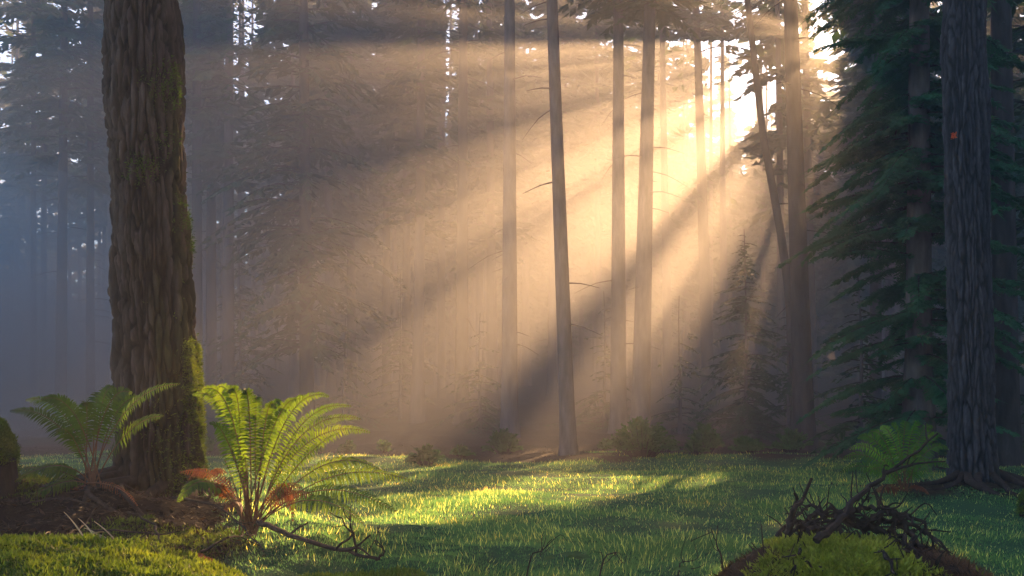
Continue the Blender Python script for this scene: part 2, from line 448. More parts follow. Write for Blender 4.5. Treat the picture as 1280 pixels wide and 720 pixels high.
def moss_tufts(mb, P, N, rng, L=.03, W=.012, col=None, spread=.6):
    n = len(P); d = unit(N + rng.normal(0, spread, (n, 3)))
    kites(mb, P, d, unit(rng.normal(0, 1, (n, 3))), L * rng.uniform(.5, 1.4, n), W * rng.uniform(.6, 1.4, n), 0, col, .1)

rng = np.random.default_rng(5)
DL = 9.0
loc = np.array([-3.22, DL, .35])
big = empty('conifer_tree', loc); tag(big, 'thick mossy furrowed trunk in the left foreground with ferns at its foot', 'tree')
cz = [px(0, y_, DL)[2] for y_ in (640, 600, 500, 400, 300, 200, 110, 0)][::1]
cxs = [(c - 640) * DL / F for c in (200, 200, 198.5, 194, 189, 184, 182.5, 178.5)]
rr = [w_ * DL / F / 2 for w_ in (104, 102, 96, 94, 90, 86, 89, 81)]
cz2 = cz + [28.0]; cx2 = cxs + [cxs[-1] - .3]; rr2 = rr + [.06]
def tint_left(T, Zz, ph, fine, wa, e2):
    crack = .12 + .88 * ph[..., None] * (.6 + .4 * sm(e2, 0, .3)[..., None])
    base = np.array([1.25, 1.22, 1.2]) * (1 + .25 * fine[..., None])
    mossy = sm(np.cos(T - .0) * .55 + .55 * wa + .9 * np.exp(-np.maximum(Zz - .3, 0) / .7) - .12 * (Zz - 1), .25, .75)[..., None]
    return crack * (base * (1 - mossy * .75) + np.array([.75, .95, .22]) * mossy * .75)
tr, tv = furrowed('trunk', (cz2, cx2, [DL] * len(cz2)), (cz2, rr2), .15, 6.2, 32, 330, .016, 21, .85, .058, tint_left, M['bark_big'], big, .16, loc, 28)
mb = MB(); line = np.array([[cx2[-2] + (cx2[-1] - cx2[-2]) * t, DL, 4.9 + 23 * t] for t in np.linspace(0, 1, 8)])
crown(mb, line, 9, 3.6, rng, .7, 4, .25, .22, .7, limbs=False)
mb.build('crown', [M['needle'], M['twig']], big, loc=loc)
mb = MB()
vv = tv[:int((6.2 - .15) / .016)].reshape(-1, 3)
cen = np.stack([np.interp(vv[:, 2], cz2, cx2), np.full(len(vv), DL), vv[:, 2]], 1); nn = unit(vv - cen)
wgt = np.zeros(len(vv))
for (mx, my, sx, sy, k) in ((212, 100, 20, 22, .55), (175, 207, 14, 14, .5), (200, 175, 16, 18, .15)):
    c = px(mx, my, DL - .35); wgt = np.maximum(wgt, k * np.exp(-((vv[:, 0] - c[0]) / (sx * DL / F)) ** 2 - ((vv[:, 2] - c[2]) / (sy * DL / F)) ** 2) * (vv[:, 1] < DL - .05))
edge = sm(nn[:, 0], .72, .97) * sm(3.1 - vv[:, 2] + .5 * fbm(vv * 3, 8, 2), -.3, 1.3) * .9
foot = np.exp(-(vv[:, 2] - .35) / .28) * sm(nn[:, 0] + .4 * fbm(vv * 4, 9, 2), .0, .6) * .6
wgt = np.maximum(np.maximum(wgt, edge * (fbm(vv * 2.6, 4, 3) > .18)), foot)
sel = rng.random(len(vv)) < wgt
colm = np.ones((sel.sum(), 3)) * np.where(vv[sel, 2:3] > 2.6, np.array([[.45, .6, .45]]), np.array([[1, 1, 1.]])) * rng.uniform(.6, 1.2, (sel.sum(), 1))
for k in range(4): moss_tufts(mb, vv[sel] + rng.normal(0, .012, (sel.sum(), 3)), nn[sel], rng, .034, .009, colm * rng.uniform(.7, 1.2, (sel.sum(), 1)))
mb.build('moss', M['moss'], big, color=True, loc=loc)

rng = np.random.default_rng(6)
DR = 14.0; loc = np.array([6.49, DR, 0.1])
rt = empty('conifer_tree', loc); tag(rt, 'thick grey furrowed trunk on the right, beside a fern, with an orange mark', 'tree')
cz = [px(0, y_, DR)[2] for y_ in (615, 600, 500, 400, 300, 200, 100, 0)]
cxs = [(c - 640) * DR / F for c in (1217, 1217, 1214, 1213, 1211, 1208, 1206, 1205)]
rr = [w_ * DR / F / 2 for w_ in (58, 57, 52, 50, 50, 51, 51, 50)]
cz2 = cz + [29.0]; cx2 = cxs + [cxs[-1] - .3]; rr2 = rr + [.06]
def tint_right(T, Zz, ph, fine, wa, e2):
    crack = .2 + .8 * ph[..., None] * (.6 + .4 * sm(e2, 0, .3)[..., None])
    mossy = sm(.9 * np.exp(-np.maximum(Zz - .1, 0) / .35) + .4 * wa, .4, .8)[..., None]
    return crack * (np.array([.95, .95, 1.0]) * (1 + .2 * fine[..., None]) * (1 - mossy * .6) + np.array([.45, .7, .3]) * mossy * .6)
tr, tv = furrowed('trunk', (cz2, cx2, [DR] * len(cz2)), (cz2, rr2), -.15, 7.5, 34, 240, .024, 55, .55, .036, tint_right, M['bark_grey'], rt, .2, loc, 24)
mb = MB(); line = np.array([[cx2[-2] - .3 * t, DR, 7 + 22 * t] for t in np.linspace(0, 1, 8)])
crown(mb, line, 10, 3.4, rng, .7, 4, .25, .22, .7)
mb.build('crown', [M['needle'], M['twig']], rt, loc=loc)
om, ont, op = new_mat('orange_lichen'); op.inputs['Base Color'].default_value = (.75, .13, .02, 1); op.inputs['Roughness'].default_value = .8
mb = MB(); c = px(1192, 170, DR - .36)
pp = c + rng.normal(0, 1, (60, 3)) * np.array([.014, .01, .022])
moss_tufts(mb, pp, np.repeat([[-.2, -1, .1]], 60, 0), rng, .035, .025)
mb.build('lichen_mark', om, rt, loc=loc)

# --- the forest round the clearing: (column at row 60, column at foot, width px, distance, height, crown foot, crown radius, label)
TREES = [
 (42, 42, 8, 45, 30, 10, 2.6, 'slender misty trunk nearest the left edge of the blue mist'),
 (56, 54, 8, 47, 31, 11, 2.6, 'slender misty trunk just right of the leftmost one'),
 (80, 76, 14, 39, 32, 10.5, 3.0, 'broader misty trunk, third from the left edge'),
 (113, 113, 11, 41, 31, 9.5, 2.8, 'misty trunk just left of the thick mossy foreground trunk'),
 (246, 246, 15, 38, 33, 12, 2.8, 'misty trunk just right of the thick mossy foreground trunk'),
 (264, 264, 14, 40, 32, 12, 2.6, 'misty trunk in the pair right of the mossy trunk, left of a bright sky gap'),
 (278, 279, 8, 50, 30, 14, 2.0, 'thin trunk at the left side of the tall sky gap'),
 (300, 300, 7, 58, 30, 17, 1.8, 'thin far trunk standing inside the tall sky gap'),
 (380, 384, 18, 35, 34, 3.0, 3.3, 'dark bushy hemlock with drooping boughs right of the tall sky gap'),
 (437, 440, 12, 46, 32, 9, 3.0, 'dim conifer right of the bushy hemlock, lost in brown haze'),
 (483, 483, 11, 49, 33, 13, 2.6, 'dim trunk left of the two close trunks at top centre'),
 (508, 508, 11, 48, 33, 14, 2.4, 'left of two close dim trunks at top centre'),
 (524, 524, 12, 50, 34, 14, 2.4, 'right of two close dim trunks at top centre'),
 (552, 552, 10, 52, 34, 18, 1.6, 'thin trunk at the left side of the narrow centre sky gap'),
 (579, 577, 17, 37, 34, 14, 2.6, 'brownish trunk at the right side of the narrow centre sky gap'),
 (637, 637, 21, 31, 34, 15, 2.8, 'hazy trunk crossed by the upper beams, between centre sky gap and pale trunk'),
 (692, 711, 19, 23.2, 30, 13, 2.6, 'pale lilac leaning trunk at the far edge of the grass, centre'),
 (773, 773, 20, 33, 34, 14, 2.4, 'shadowed trunk left of the straight pale trunk, cut off by light beams'),
 (811, 800, 23, 32, 33, 14, 2.6, 'straight pale trunk rising behind the round bush'),
 (872, 886, 16, 47, 33, 14, 2.2, 'trunk with bare side twigs in the bright beams'),
 (942, 995, 12, 30, 24, 17, 1.6, 'thin leaning trunk in front of the sun glow'),
 (990, 1006, 25, 26, 34, 15, 2.4, 'dark trunk standing against the sun glow'),
 (1007, 1016, 13, 42, 33, 19, 1.8, 'thin trunk close behind the dark trunk at the sun glow'),
 (1096, 1094, 15, 34, 34, 15, 2.4, 'dim trunk half hidden behind the fir boughs'),
 (1252, 1258, 32, 20, 34, 11, 3.0, 'dark trunk close behind the thick grey right trunk'),
 (1300, 1302, 22, 24, 32, 4.5, 3.0, 'branchy conifer at the right edge behind the grey trunk'),
]
TREEG = 'tall conifers standing round the clearing'
bare = {692, 811, 872, 942, 990, 42, 56, 80, 113, 637, 773}
for i, (xt, xb, wp, d, H, z0, R, lab) in enumerate(TREES):
    rng = np.random.default_rng(100 + i)
    H = min(H, 24 + .15 * d); line = line_at(xt, 60, xb, d, H, rng, .0 if xt != 942 else .12)
    if xt == 942:
        line[:, 0] += .25 * np.sin(np.clip((line[:, 2] - line[0, 2]) / 9, 0, 1) * np.pi)
    loc = line[0]
    t = empty('conifer_tree', loc); tag(t, lab, 'tree', TREEG)
    r0 = wp * d / F / 2 * 1.08
    mb = MB(); far_trunk(mb, line, r0, .05 if xt != 942 else .04, 14, .35, 0, rng, 13 if xt in bare else 8, (3, z0 + 1))
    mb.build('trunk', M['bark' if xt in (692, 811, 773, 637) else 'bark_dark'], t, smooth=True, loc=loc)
    mb = MB()
    dense = xt in (380, 1300); R *= .8 if xt < 120 else 1
    crown(mb, line, z0 + line[0, 2], R, rng, .5, 6 if dense else 5, .2, .17 if d < 30 else .2, .7, droop=.45 if dense else .35, limbs=True)
    mb.build('crown', [M['needle'], M['twig']], t, loc=loc)

# filler conifers between, dimmer in the haze
rng = np.random.default_rng(71)
FILL = [(-9, 52), (-17, 50), (-22, 44), (-28, 55), (-25, 66), (-13, 62), (-6, 60), (-2, 66), (4, 55), (9, 60), (1, 72), (14, 66), (18, 52), (22, 60), (27, 50), (20, 72), (30, 64), (34, 56), (-33, 62), (-8, 72), (25, 40), (16, 44), (36, 44), (-19, 73), (8, 74), (41, 60), (30, 34), (-36, 50)]
FILL = [f for f in FILL if f[0] / f[1] > -.42 and not -14.5 < (f[0] - .33 * f[1]) * .95 < -.5] + [(-4, 44), (-12, 44), (3, 64), (-5, 70), (26, 58), (33, 70), (24, 68), (38, 68), (-26, 74), (-1, 52), (21, 46), (36, 36), (45, 52), (-3, 78), (2.2, 58), (5.4, 64), (8.4, 56), (13.5, 66), (-1.5, 61), (12.6, 48.8)]
for i, (fx, fy) in enumerate(FILL):
    rng = np.random.default_rng(300 + i)
    fx, fy = fx * .9, fy * .86; H = rng.uniform(25, 29.5); g = float(gz(fx, fy)) - .05
    line = trunk_line([fx, fy, g], [fx + rng.normal(0, .4), fy, g + H], .1, rng, 14)
    t = empty('conifer_tree', line[0]); tag(t, 'dim conifer deep in the hazy forest behind the clearing trees', 'tree', 'dim conifers deep in the haze')
    mb = MB(); far_trunk(mb, line, rng.uniform(.18, .3), .05, 10, .3, 0, rng, 8, (3, 10)); mb.build('trunk', M['bark'], t, smooth=True, loc=line[0])
    mb = MB(); crown(mb, line, g + rng.uniform(7, 13), rng.uniform(2.4, 3.4), rng, .55, 6, .25, .32, .85)
    mb.build('crown', [M['needle'], M['twig']], t, loc=line[0])

# far woods: one mass
rng = np.random.default_rng(9)
mb = MB()
for row, (d0, sp) in enumerate(((66, 4.4), (73, 4.2), (81, 4.2), (89, 4.4), (100, 5), (113, 4), (119, 4), (126, 5), (136, 6), (154, 6), (170, 6))):
    for fx in np.arange(-62 - .25 * max(0, d0 - 90), 70 + .25 * max(0, d0 - 90), sp):
        x0 = fx + rng.uniform(-1.6, 1.6); y0 = d0 + rng.uniform(-3.5, 3.5)
        g = float(gz(x0, y0)); H = rng.uniform(28, 32) - max(0, g - 2)
        if d0 > 110: H = min(rng.uniform(24, 30), 40 - g)
        if 110 < d0 < 130: H = 40.2 - g - rng.uniform(0, 1.6)
        line = trunk_line([x0, y0, g], [x0, y0, g + H], .1, rng, 6)
        tube(mb, line, np.linspace(.22, .04, 6), 7, 1)
        lf = x0 / y0 < -.22
        if lf and d0 > 110: line = trunk_line([x0, y0, g], [x0, y0, g + rng.uniform(9, 14)], .1, rng, 6)
        crown(mb, line, g + (rng.uniform(8, 13) if lf and d0 < 110 else rng.uniform(.5, 7)), rng.uniform(2.8, 3.8), rng, .7 if d0 < 110 else 1.0, 6, .33 if d0 < 110 else .5, .55 if d0 < 110 else .8, 1.05 if d0 < 110 else 1.4, up=.05, uneven=.2, keep=.42 if lf and d0 < 110 else 1.0)
for k in range(46):          # unseen woods behind and right of the camera, added to cut skylight
    a_ = rng.uniform(np.radians(140), np.radians(400)); r0_ = rng.uniform(20, 40)
    x0, y0 = r0_ * math.cos(a_) * .9, 6 + r0_ * math.sin(a_)
    if y0 > 3 and abs(x0) < .6 * y0 + 9 or x0 < -4: continue
    H = rng.uniform(20, 28); line = trunk_line([x0, y0, -.1], [x0, y0, H], .1, rng, 6); tube(mb, line, np.linspace(.25, .04, 6), 7, 1)
    crown(mb, line, rng.uniform(.5, 5), rng.uniform(2.8, 3.8), rng, .7, 6, .33, .55, 1.05, up=.05, uneven=.2)
tag(mb.build('far_woods', [M['needle'], M['bark']]), 'far conifer woods filling the background behind the beams', 'woods', kind='stuff')

# young firs
def fir(x_px, y_px, d, H, R, lab, seed, z0=.2, sub=0, wid=.09, tw=.13, tlen=.4, name='young_fir', step=.35, per=5, r0=.07, up=.0, droop=.3, group='young firs at the edge of the clearing', mat='needle', lean=0, keep=1, shape='cone', gaps=True):
    rng = np.random.default_rng(seed)
    xw = (x_px - 640) * d / F; g = float(gz(xw, d)) - .04
    line = trunk_line([xw, d, g], [xw + lean, d, g + H], .05, rng, 12)
    t = empty(name, line[0]); tag(t, lab, 'fir tree', group)
    mb = MB(); far_trunk(mb, line, r0, .012, 10, .3, 0); mb.build('trunk', M['bark'], t, smooth=True, loc=line[0])
    mb = MB(); crown(mb, line, g + z0, R, rng, step, per, tw, wid, tlen, limbs=True, shape=shape, gaps=gaps, sub=sub, up=up, droop=droop, keep=keep)
    mb.build('crown', [M[mat], M['twig']], t, loc=line[0])
fir(1148, 590, 18.6, 26, 2.15, 'dark green fir with low boughs sweeping left, beside the thick grey trunk', 401, .3, 7, .030, .045, .32, 'fir_tree', .29, 6, .27, .02, .34, None, 'needle_near', shape='column')
fir(932, 560, 31, 6.6, 1.5, 'small hazy young fir below the bright beam, left of the dark trunk', 402, per=9, tw=.09, step=.28, gaps=False)
YF = [(1075, 22.5, 4.2, 1.2, 'young fir in deep shade left of the big dark fir'), (985, 30, 4.0, 1.4, 'shaded young fir at the foot of the dark trunk'),
      (600, 34, 4.2, 1.5, 'dim young fir in brown haze left of the pale leaning trunk'), (755, 36, 5, 1.5, 'dim young fir in the dark wedge between two beams'),
      (850, 33, 4.6, 1.5, 'dim young fir behind the round bush'), (500, 40, 6, 1.8, 'dim young fir in the brown haze behind the fern'),
      (300, 38, 7, 2.0, 'dim young fir right behind the mossy foreground trunk'), (430, 36, 4, 1.5, 'low young fir under the bushy hemlock'),
      (1310, 24, 6, 1.7, 'young fir at the right edge of the picture')]
for i, (xp, d, H, R, lab) in enumerate(YF): fir(xp, 0, d, H, R, lab, 420 + i, wid=.11, tw=.16)

# ------------------------------------------------------------------ haze
hm, hnt, hp = new_mat('haze_air'); hnt.nodes.remove(hp)
pv = hnt.nodes.new('ShaderNodeVolumePrincipled'); pv.inputs['Color'].default_value = (.97, .97, .97, 1)
pv.inputs['Density'].default_value = HAZE_DENSITY; pv.inputs['Anisotropy'].default_value = HAZE_G
hnt.links.new(pv.outputs[0], hnt.nodes['Material Output'].inputs['Volume'])
def box(name, lo, hi, mat):
    mb = MB(); x0, y0, z0 = lo; x1, y1, z1 = hi
    mb.add([(x0, y0, z0), (x1, y0, z0), (x1, y1, z0), (x0, y1, z0), (x0, y0, z1), (x1, y0, z1), (x1, y1, z1), (x0, y1, z1)],
           [(0, 3, 2, 1), (4, 5, 6, 7), (0, 1, 5, 4), (1, 2, 6, 5), (2, 3, 7, 6), (3, 0, 4, 7)])
    return mb.build(name, mat)
tag(box('haze', (-150, -65, -2.5), (150, 184, 41), hm), kind='stuff')

# mist lying over the far half of the clearing, and thicker in the hollow on the left, its colour tinted blue for skylight
def air(name, col, dens, g):
    m, nt, p = new_mat(name); nt.nodes.remove(p); v = nt.nodes.new('ShaderNodeVolumePrincipled')
    v.inputs['Color'].default_value = (*col, 1); v.inputs['Density'].default_value = dens; v.inputs['Anisotropy'].default_value = g
    nt.links.new(v.outputs[0], nt.nodes['Material Output'].inputs['Volume']); return m
mm = air('sky_tinted_mist_air', (.74, .90, 1), .026, 0); mc = air('clearing_mist_air', (.97, .97, .97), .0061, HAZE_G)
def ellipsoid(name, c, r, mat, n=28):
    mb = MB(); th = np.linspace(0, 2 * np.pi, n * 2, endpoint=False); ph = np.linspace(.02, np.pi - .02, n)
    T, Pq = np.meshgrid(th, ph)
    v = np.stack([c[0] + r[0] * np.sin(Pq) * np.cos(T), c[1] + r[1] * np.sin(Pq) * np.sin(T), c[2] + r[2] * np.cos(Pq)], -1)
    nt2 = n * 2; i = np.arange(n - 1)[:, None] * nt2; j = np.arange(nt2)[None]; k = (j + 1) % nt2
    mb.add(v, np.stack([i + j, i + nt2 + j, i + nt2 + k, i + k], -1).reshape(-1, 4))
    mb.add(np.concatenate([v[0]]), [list(range(nt2))]); mb.add(v[-1], [list(range(nt2))[::-1]])
    return mb.build(name, mat, smooth=True)
for cx_, cy_, cz_, rx_, ry_, rz_ in ((-27, 37, 1.5, 17, 17, 10.5), (-26, 37, 1.5, 14.5, 15, 9), (-26.5, 38, 1, 13, 14, 7.6), (-25, 38, 1, 11.5, 13, 6.4), (-26, 39, .5, 10, 11, 5.2), (-27, 36, .5, 12, 12, 8.2)):
    tag(ellipsoid('mist', (cx_, cy_, cz_), (rx_, ry_, rz_), mm), kind='stuff')
for c_, r_ in (((-5, 40, 4), (21, 23, 15)), ((-6, 39, 3), (18, 19, 12)), ((-6, 40, 3), (15, 17, 9))):
    tag(ellipsoid('mist', c_, r_, mc), kind='stuff')

# ------------------------------------------------------------------ ground cover
def scatter(n, x0, x1, y0, y1, rng):
    return rng.uniform(x0, x1, n), rng.uniform(y0, y1, n)
def npos(x, y): return np.stack([x, y, x * 0], 1)
rng = np.random.default_rng(40)
mb = MB()
for (y0, y1, dens) in ((5.6, 9, 6000), (9, 14, 3200), (14, 25.5, 1200)):
    xm = .56 * y1 + .8; n = int(dens * 2 * xm * (y1 - y0))
    x, y = scatter(n, -xm, xm, y0, y1, rng)
    n1 = fbm(npos(x, y) * .45, 31, 4); n2 = fbm(npos(x, y) * 1.8, 33, 4); n3 = fbm(npos(x, y) * .9, 35, 3)
    wgt = meadow_w(x, y, n1) * (1 - moss_w(x, y, n2)) * (1 - soil_w(x, y, n2)) * (1 - sm(bump(x, y, 6.6, 14.0, 1.9, 1.3, 1) + .2 * n2, .4, .7))
    wgt *= np.clip(.75 + .5 * n3, .15, 1)
    ok = (rng.random(n) < wgt) & (np.abs(x) < .56 * y + .8); x, y, n3 = x[ok], y[ok], n3[ok]; n = len(x)
    base = np.stack([x, y, gz(x, y) - .01], 1)
    wind = fbm(npos(x, y) * 1.3, 51, 2)
    d = unit(np.stack([rng.normal(0, .32, n) + .25 * wind, rng.normal(0, .32, n), np.ones(n)], 1))
    tall = rng.random(n) < .045
    L = rng.uniform(.018, .05, n) * (1 + .6 * n3) * np.where(tall, 1.8, 1)
    W = np.where(tall, .0045, .0058) * (1 + .035 * (y - 8))
    col = np.ones((n, 3)) * rng.uniform(.75, 1.25, (n, 1)); col[tall] *= np.array([7.0, 3.4, 3.0])
    col *= 1 + .35 * (n3[:, None] > .1) * np.array([.5, .2, 0])
    kites(mb, base, d, unit(rng.normal(0, 1, (n, 3)) + [0, -.6, 0]), L, W, 0, col, .15)
tag(mb.build('grass', M['grass'], color=True), 'soft green meadow grass of the clearing', 'grass', kind='stuff')

mb = MB(); n = 260000
x, y = scatter(n, -5, .9, 3.0, 7.2, rng); n2 = fbm(npos(x, y) * 1.8, 33, 4); n3 = fbm(npos(x, y) * 5, 35, 3)
ok = (rng.random(n) < moss_w(x, y, n2) * np.clip(.8 + .7 * n3, .1, 1)) & (np.abs(x) < .56 * y + .4); x, y, n3 = x[ok], y[ok], n3[ok]; n = len(x)
base = np.stack([x, y, gz(x, y) - .006], 1)
col = rng.uniform(.65, 1.3, (n, 1)) * (1 + .3 * n3[:, None]) * np.ones((1, 3))
moss_tufts(mb, base, np.repeat([[0, 0, 1.]], n, 0), rng, .034, .011, col, .55)
n = 150000; x, y = scatter(n, -6, -.2, 5.6, 9.2, rng); n4 = fbm(npos(x, y) * 1.5, 61, 4)
ok = rng.random(n) < sm(n4, -.05, .3) * soil_w(x, y, x * 0) ; x, y, n4 = x[ok], y[ok], n4[ok]; n = len(x)
moss_tufts(mb, np.stack([x, y, gz(x, y) + .03 * sm(n4, .12, .6) * rng.random(n)], 1), np.repeat([[0, 0, 1.]], n, 0), rng, .03, .010, rng.uniform(.5, 1.1, (n, 1)) * np.ones((1, 3)), .55)
tag(mb.build('moss', M['moss'], color=True), 'yellow green moss cushions on the foreground bank', 'moss', kind='stuff')

# leaf litter and needles on the soil bank and the forest edge
M['litter'] = leaf_mat('litter_leaf', [(.3, (.025, .013, .008)), (.6, (.06, .03, .015)), (.8, (.11, .06, .03))], 9, .2, True)
mb = MB(); n = 26000
x, y = scatter(n, -6.5, 0, 5.4, 9.6, rng); n2 = fbm(npos(x, y) * 1.8, 33, 4)
ok = rng.random(n) < soil_w(x, y, n2) * .8; x, y = x[ok], y[ok]
x2, y2 = scatter(6000, 4.6, 9.5, 12.6, 16, rng); ok = rng.random(6000) < bump(x2, y2, 6.6, 14, 1.9, 1.2, 1); x, y = np.append(x, x2[ok]), np.append(y, y2[ok])
x2, y2 = scatter(9000, -14, 15, 22.5, 28, rng); x, y = np.append(x, x2), np.append(y, y2); n = len(x)
d = unit(np.stack([rng.normal(0, 1, n), rng.normal(0, 1, n), rng.uniform(-.1, .5, n)], 1))
kites(mb, np.stack([x, y, gz(x, y) + .005], 1), d, unit(rng.normal(0, .5, (n, 3)) + [0, 0, 1]), rng.uniform(.03, .10, n), rng.uniform(.006, .03, n), 0, rng.uniform(.2, .9, (n, 1)) * np.ones((1, 3)), .3)
tag(mb.build('leaf_litter', M['litter'], color=True), 'brown needles and dead leaves on the bare soil', 'litter', kind='stuff')

# ------------------------------------------------------------------ ferns
def frond(parent, loc, B, K, T, plen, n, rng, leaf='fern', face=None, bare=.22, label=None, curl=.25, r=.006, width=.017, tint=None):
    pts = bez([B, K, T], 40)
    t = (np.linspace(bare, .985, n)); u = np.linspace(0, 1, 40)
    P = np.stack([np.interp(t, u, pts[:, i]) for i in range(3)], 1)
    tg = np.gradient(pts, axis=0); tg = unit(np.stack([np.interp(t, u, tg[:, i]) for i in range(3)], 1))
    n0 = np.array([rng.normal(0, .35), -1, .55 + rng.normal(0, .25)]) if face is None else np.array(face) + rng.normal(0, .15, 3)
    n0 = n0 / np.linalg.norm(n0)
    nr = unit(n0 - tg * (tg @ n0)[:, None]); sd = unit(np.cross(tg, nr))
    q = (t - bare) / (1 - bare)
    prof = np.minimum(1, .45 + 3.0 * q) * (1 - q ** 1.9) ** .8 + .05
    mb = MB()
    for sg in (-1, 1):
        a = rng.uniform(1.15, 1.4, n) - .35 * q
        d = unit(sd * sg * np.sin(a)[:, None] + tg * np.cos(a)[:, None] + nr * rng.normal(.12, .10, n)[:, None])
        L = plen * prof * rng.uniform(.85, 1.1, n); W = width * (.55 + .45 * prof) * rng.uniform(.85, 1.15, n)
        wv = unit(np.cross(d, nr))
        dr = np.array([0, 0, -1.]) * curl
        p0 = P; p1 = P + d * (L * .35)[:, None] + dr * (L * .04)[:, None]; p2 = P + d * (L * .72)[:, None] + dr * (L * .25)[:, None] ; p3 = P + d * L[:, None] + dr * (L * .6)[:, None]
        hw = (W * .5)[:, None] * wv; lift = nr * (W * .18)[:, None]
        v = np.stack([p0 - hw * .7, p0 + hw * .7, p1 - hw + lift, p1 + hw + lift, p2 - hw * .72, p2 + hw * .72, p3], 1).reshape(-1, 3)
        k = np.arange(n)[:, None] * 7
        c = (1 if tint is None else np.array(tint)) * np.repeat(rng.uniform(.8, 1.2, (n, 1)), 7, 0) * np.ones((1, 3))
        mb.add(v, np.concatenate([k + np.array([[0, 1, 3, 2]]), k + np.array([[2, 3, 5, 4]])]), 0, c)
        mb.add(v, k + np.array([[4, 5, 6]]), 0, c)
    tube(mb, pts, np.linspace(r, .0014, 40), 5, 1)
    o = mb.build('frond', [M[leaf], M['stalk']], parent, color=True, loc=loc)
    if label: o['label'] = label
    return o

def W3(p, d): return px(p[0], p[1], d)
# right of the mossy trunk: the bright backlit fern
rng = np.random.default_rng(77)
D = 7.4; b0 = px(312, 652, D); b0[2] = gz(b0[0], b0[1]) + .03
fb = empty('sword_fern', b0); tag(fb, 'bright backlit green fern with reddish stalks right of the mossy trunk', 'fern', 'large ferns in the clearing')
B2 = [((290, 470), (240, 494), .10), ((296, 462), (252, 488), -.15), ((300, 455), (268, 487), .22), ((306, 452), (284, 492), -.05), ((300, 470), (292, 492), .3),
      ((314, 462), (305, 492), -.25), ((318, 470), (322, 500), .15), ((330, 470), (345, 512), -.2), ((338, 478), (352, 505), .2),
      ((345, 488), (372, 500), -.05), ((345, 478), (390, 498), .25), ((352, 470), (412, 496), -.25), ((360, 490), (440, 508), .1),
      ((362, 500), (452, 524), -.2), ((372, 510), (464, 541), 0), ((375, 560), (425, 540), -.45), ((285, 520), (262, 530), -.4)]
for K, T, dd in B2:
    jb = b0 + rng.normal(0, .035, 3) * [1, 1, .3]
    frond(fb, b0, jb, W3(K, D + dd * .6), W3(T, D + dd), .088 * rng.uniform(.8, 1.15), 44, rng, bare=.22, width=.014, tint=np.array([1, 1, 1]) * rng.uniform(.7, 1.25), curl=.5)
for K, T, dd in [((410, 560), (517, 602), -.1), ((395, 575), (496, 640), -.5), ((400, 540), (478, 588), .2), ((385, 590), (455, 655), -.6), ((262, 560), (222, 628), -.5)]:
    frond(fb, b0, b0 + rng.normal(0, .02, 3), W3(K, D + dd * .5), W3(T, D + dd), .105, 36, rng, bare=.38, curl=.7, face=(0, -.9, .8), tint=(1.1, 1.1, 1.2))
for K, T, dd, lf in [((365, 560), (366, 652), -.2, .3), ((350, 590), (378, 610), -.3, .3), ((280, 590), (262, 612), -.3, .3), ((290, 575), (225, 590), .3, .3), ((340, 600), (395, 620), -.3, .4), ((300, 600), (280, 640), -.4, .3)]:
    frond(fb, b0, b0 + rng.normal(0, .03, 3), W3(K, D + dd * .5), W3(T, D + dd), .075, 26, rng, 'dead', bare=lf, curl=1.1, width=.013, label='rusty brown dead frond')
# bare reddish stalks
for k in range(9):
    T = px(312 + rng.uniform(-35, 45), 585 + rng.uniform(-20, 20), D + rng.uniform(-.2, .2))
    mb = MB(); tube(mb, bez([b0 + rng.normal(0, .03, 3), b0 * .5 + T * .5 + rng.normal(0, .03, 3), T], 9), np.linspace(.007, .003, 9), 5); mb.build('stalk', M['stalk'], fb, loc=b0)

# left of the mossy trunk
D = 8.15; b1 = px(118, 612, D); b1[2] = gz(b1[0], b1[1]) + .03
fa = empty('sword_fern', b1); tag(fa, 'green fern arching left of the mossy trunk, one frond crossing the bark', 'fern', 'large ferns in the clearing')
B1 = [((75, 500), (12, 514), -.1), ((85, 485), (32, 500), .2), ((95, 480), (52, 500), -.3), ((100, 500), (78, 500), .3), ((112, 480), (105, 508), -.2),
      ((125, 470), (142, 486), .1), ((130, 470), (165, 492), -.1), ((118, 460), (128, 500), .25), ((140, 480), (182, 500), .2), ((150, 480), (226, 480), -.45), ((155, 520), (205, 520), -.4), ((90, 520), (70, 540), -.4)]
for K, T, dd in B1:
    frond(fa, b1, b1 + rng.normal(0, .035, 3) * [1, 1, .3], W3(K, D + dd * .6), W3(T, D + dd), .11 * rng.uniform(.8, 1.15), 38, rng, bare=.25, width=.015, tint=np.array([1, 1, 1]) * rng.uniform(.7, 1.25), curl=.5)
for K, T, dd in [((80, 560), (18, 602), -.3), ((70, 575), (14, 588), 0), ((80, 590), (30, 628), -.4)]:
    frond(fa, b1, b1 + rng.normal(0, .02, 3), W3(K, D + dd * .5), W3(T, D + dd), .12, 34, rng, bare=.25, curl=.8, face=(0, -.5, 1))
for K, T, dd in [((150, 600), (172, 632), -.4), ((90, 600), (62, 640), -.4)]:
    frond(fa, b1, b1 + rng.normal(0, .02, 3), W3(K, D + dd * .5), W3(T, D + dd), .055, 20, rng, 'dead', curl=1.1, width=.011, label='rusty brown dead frond')

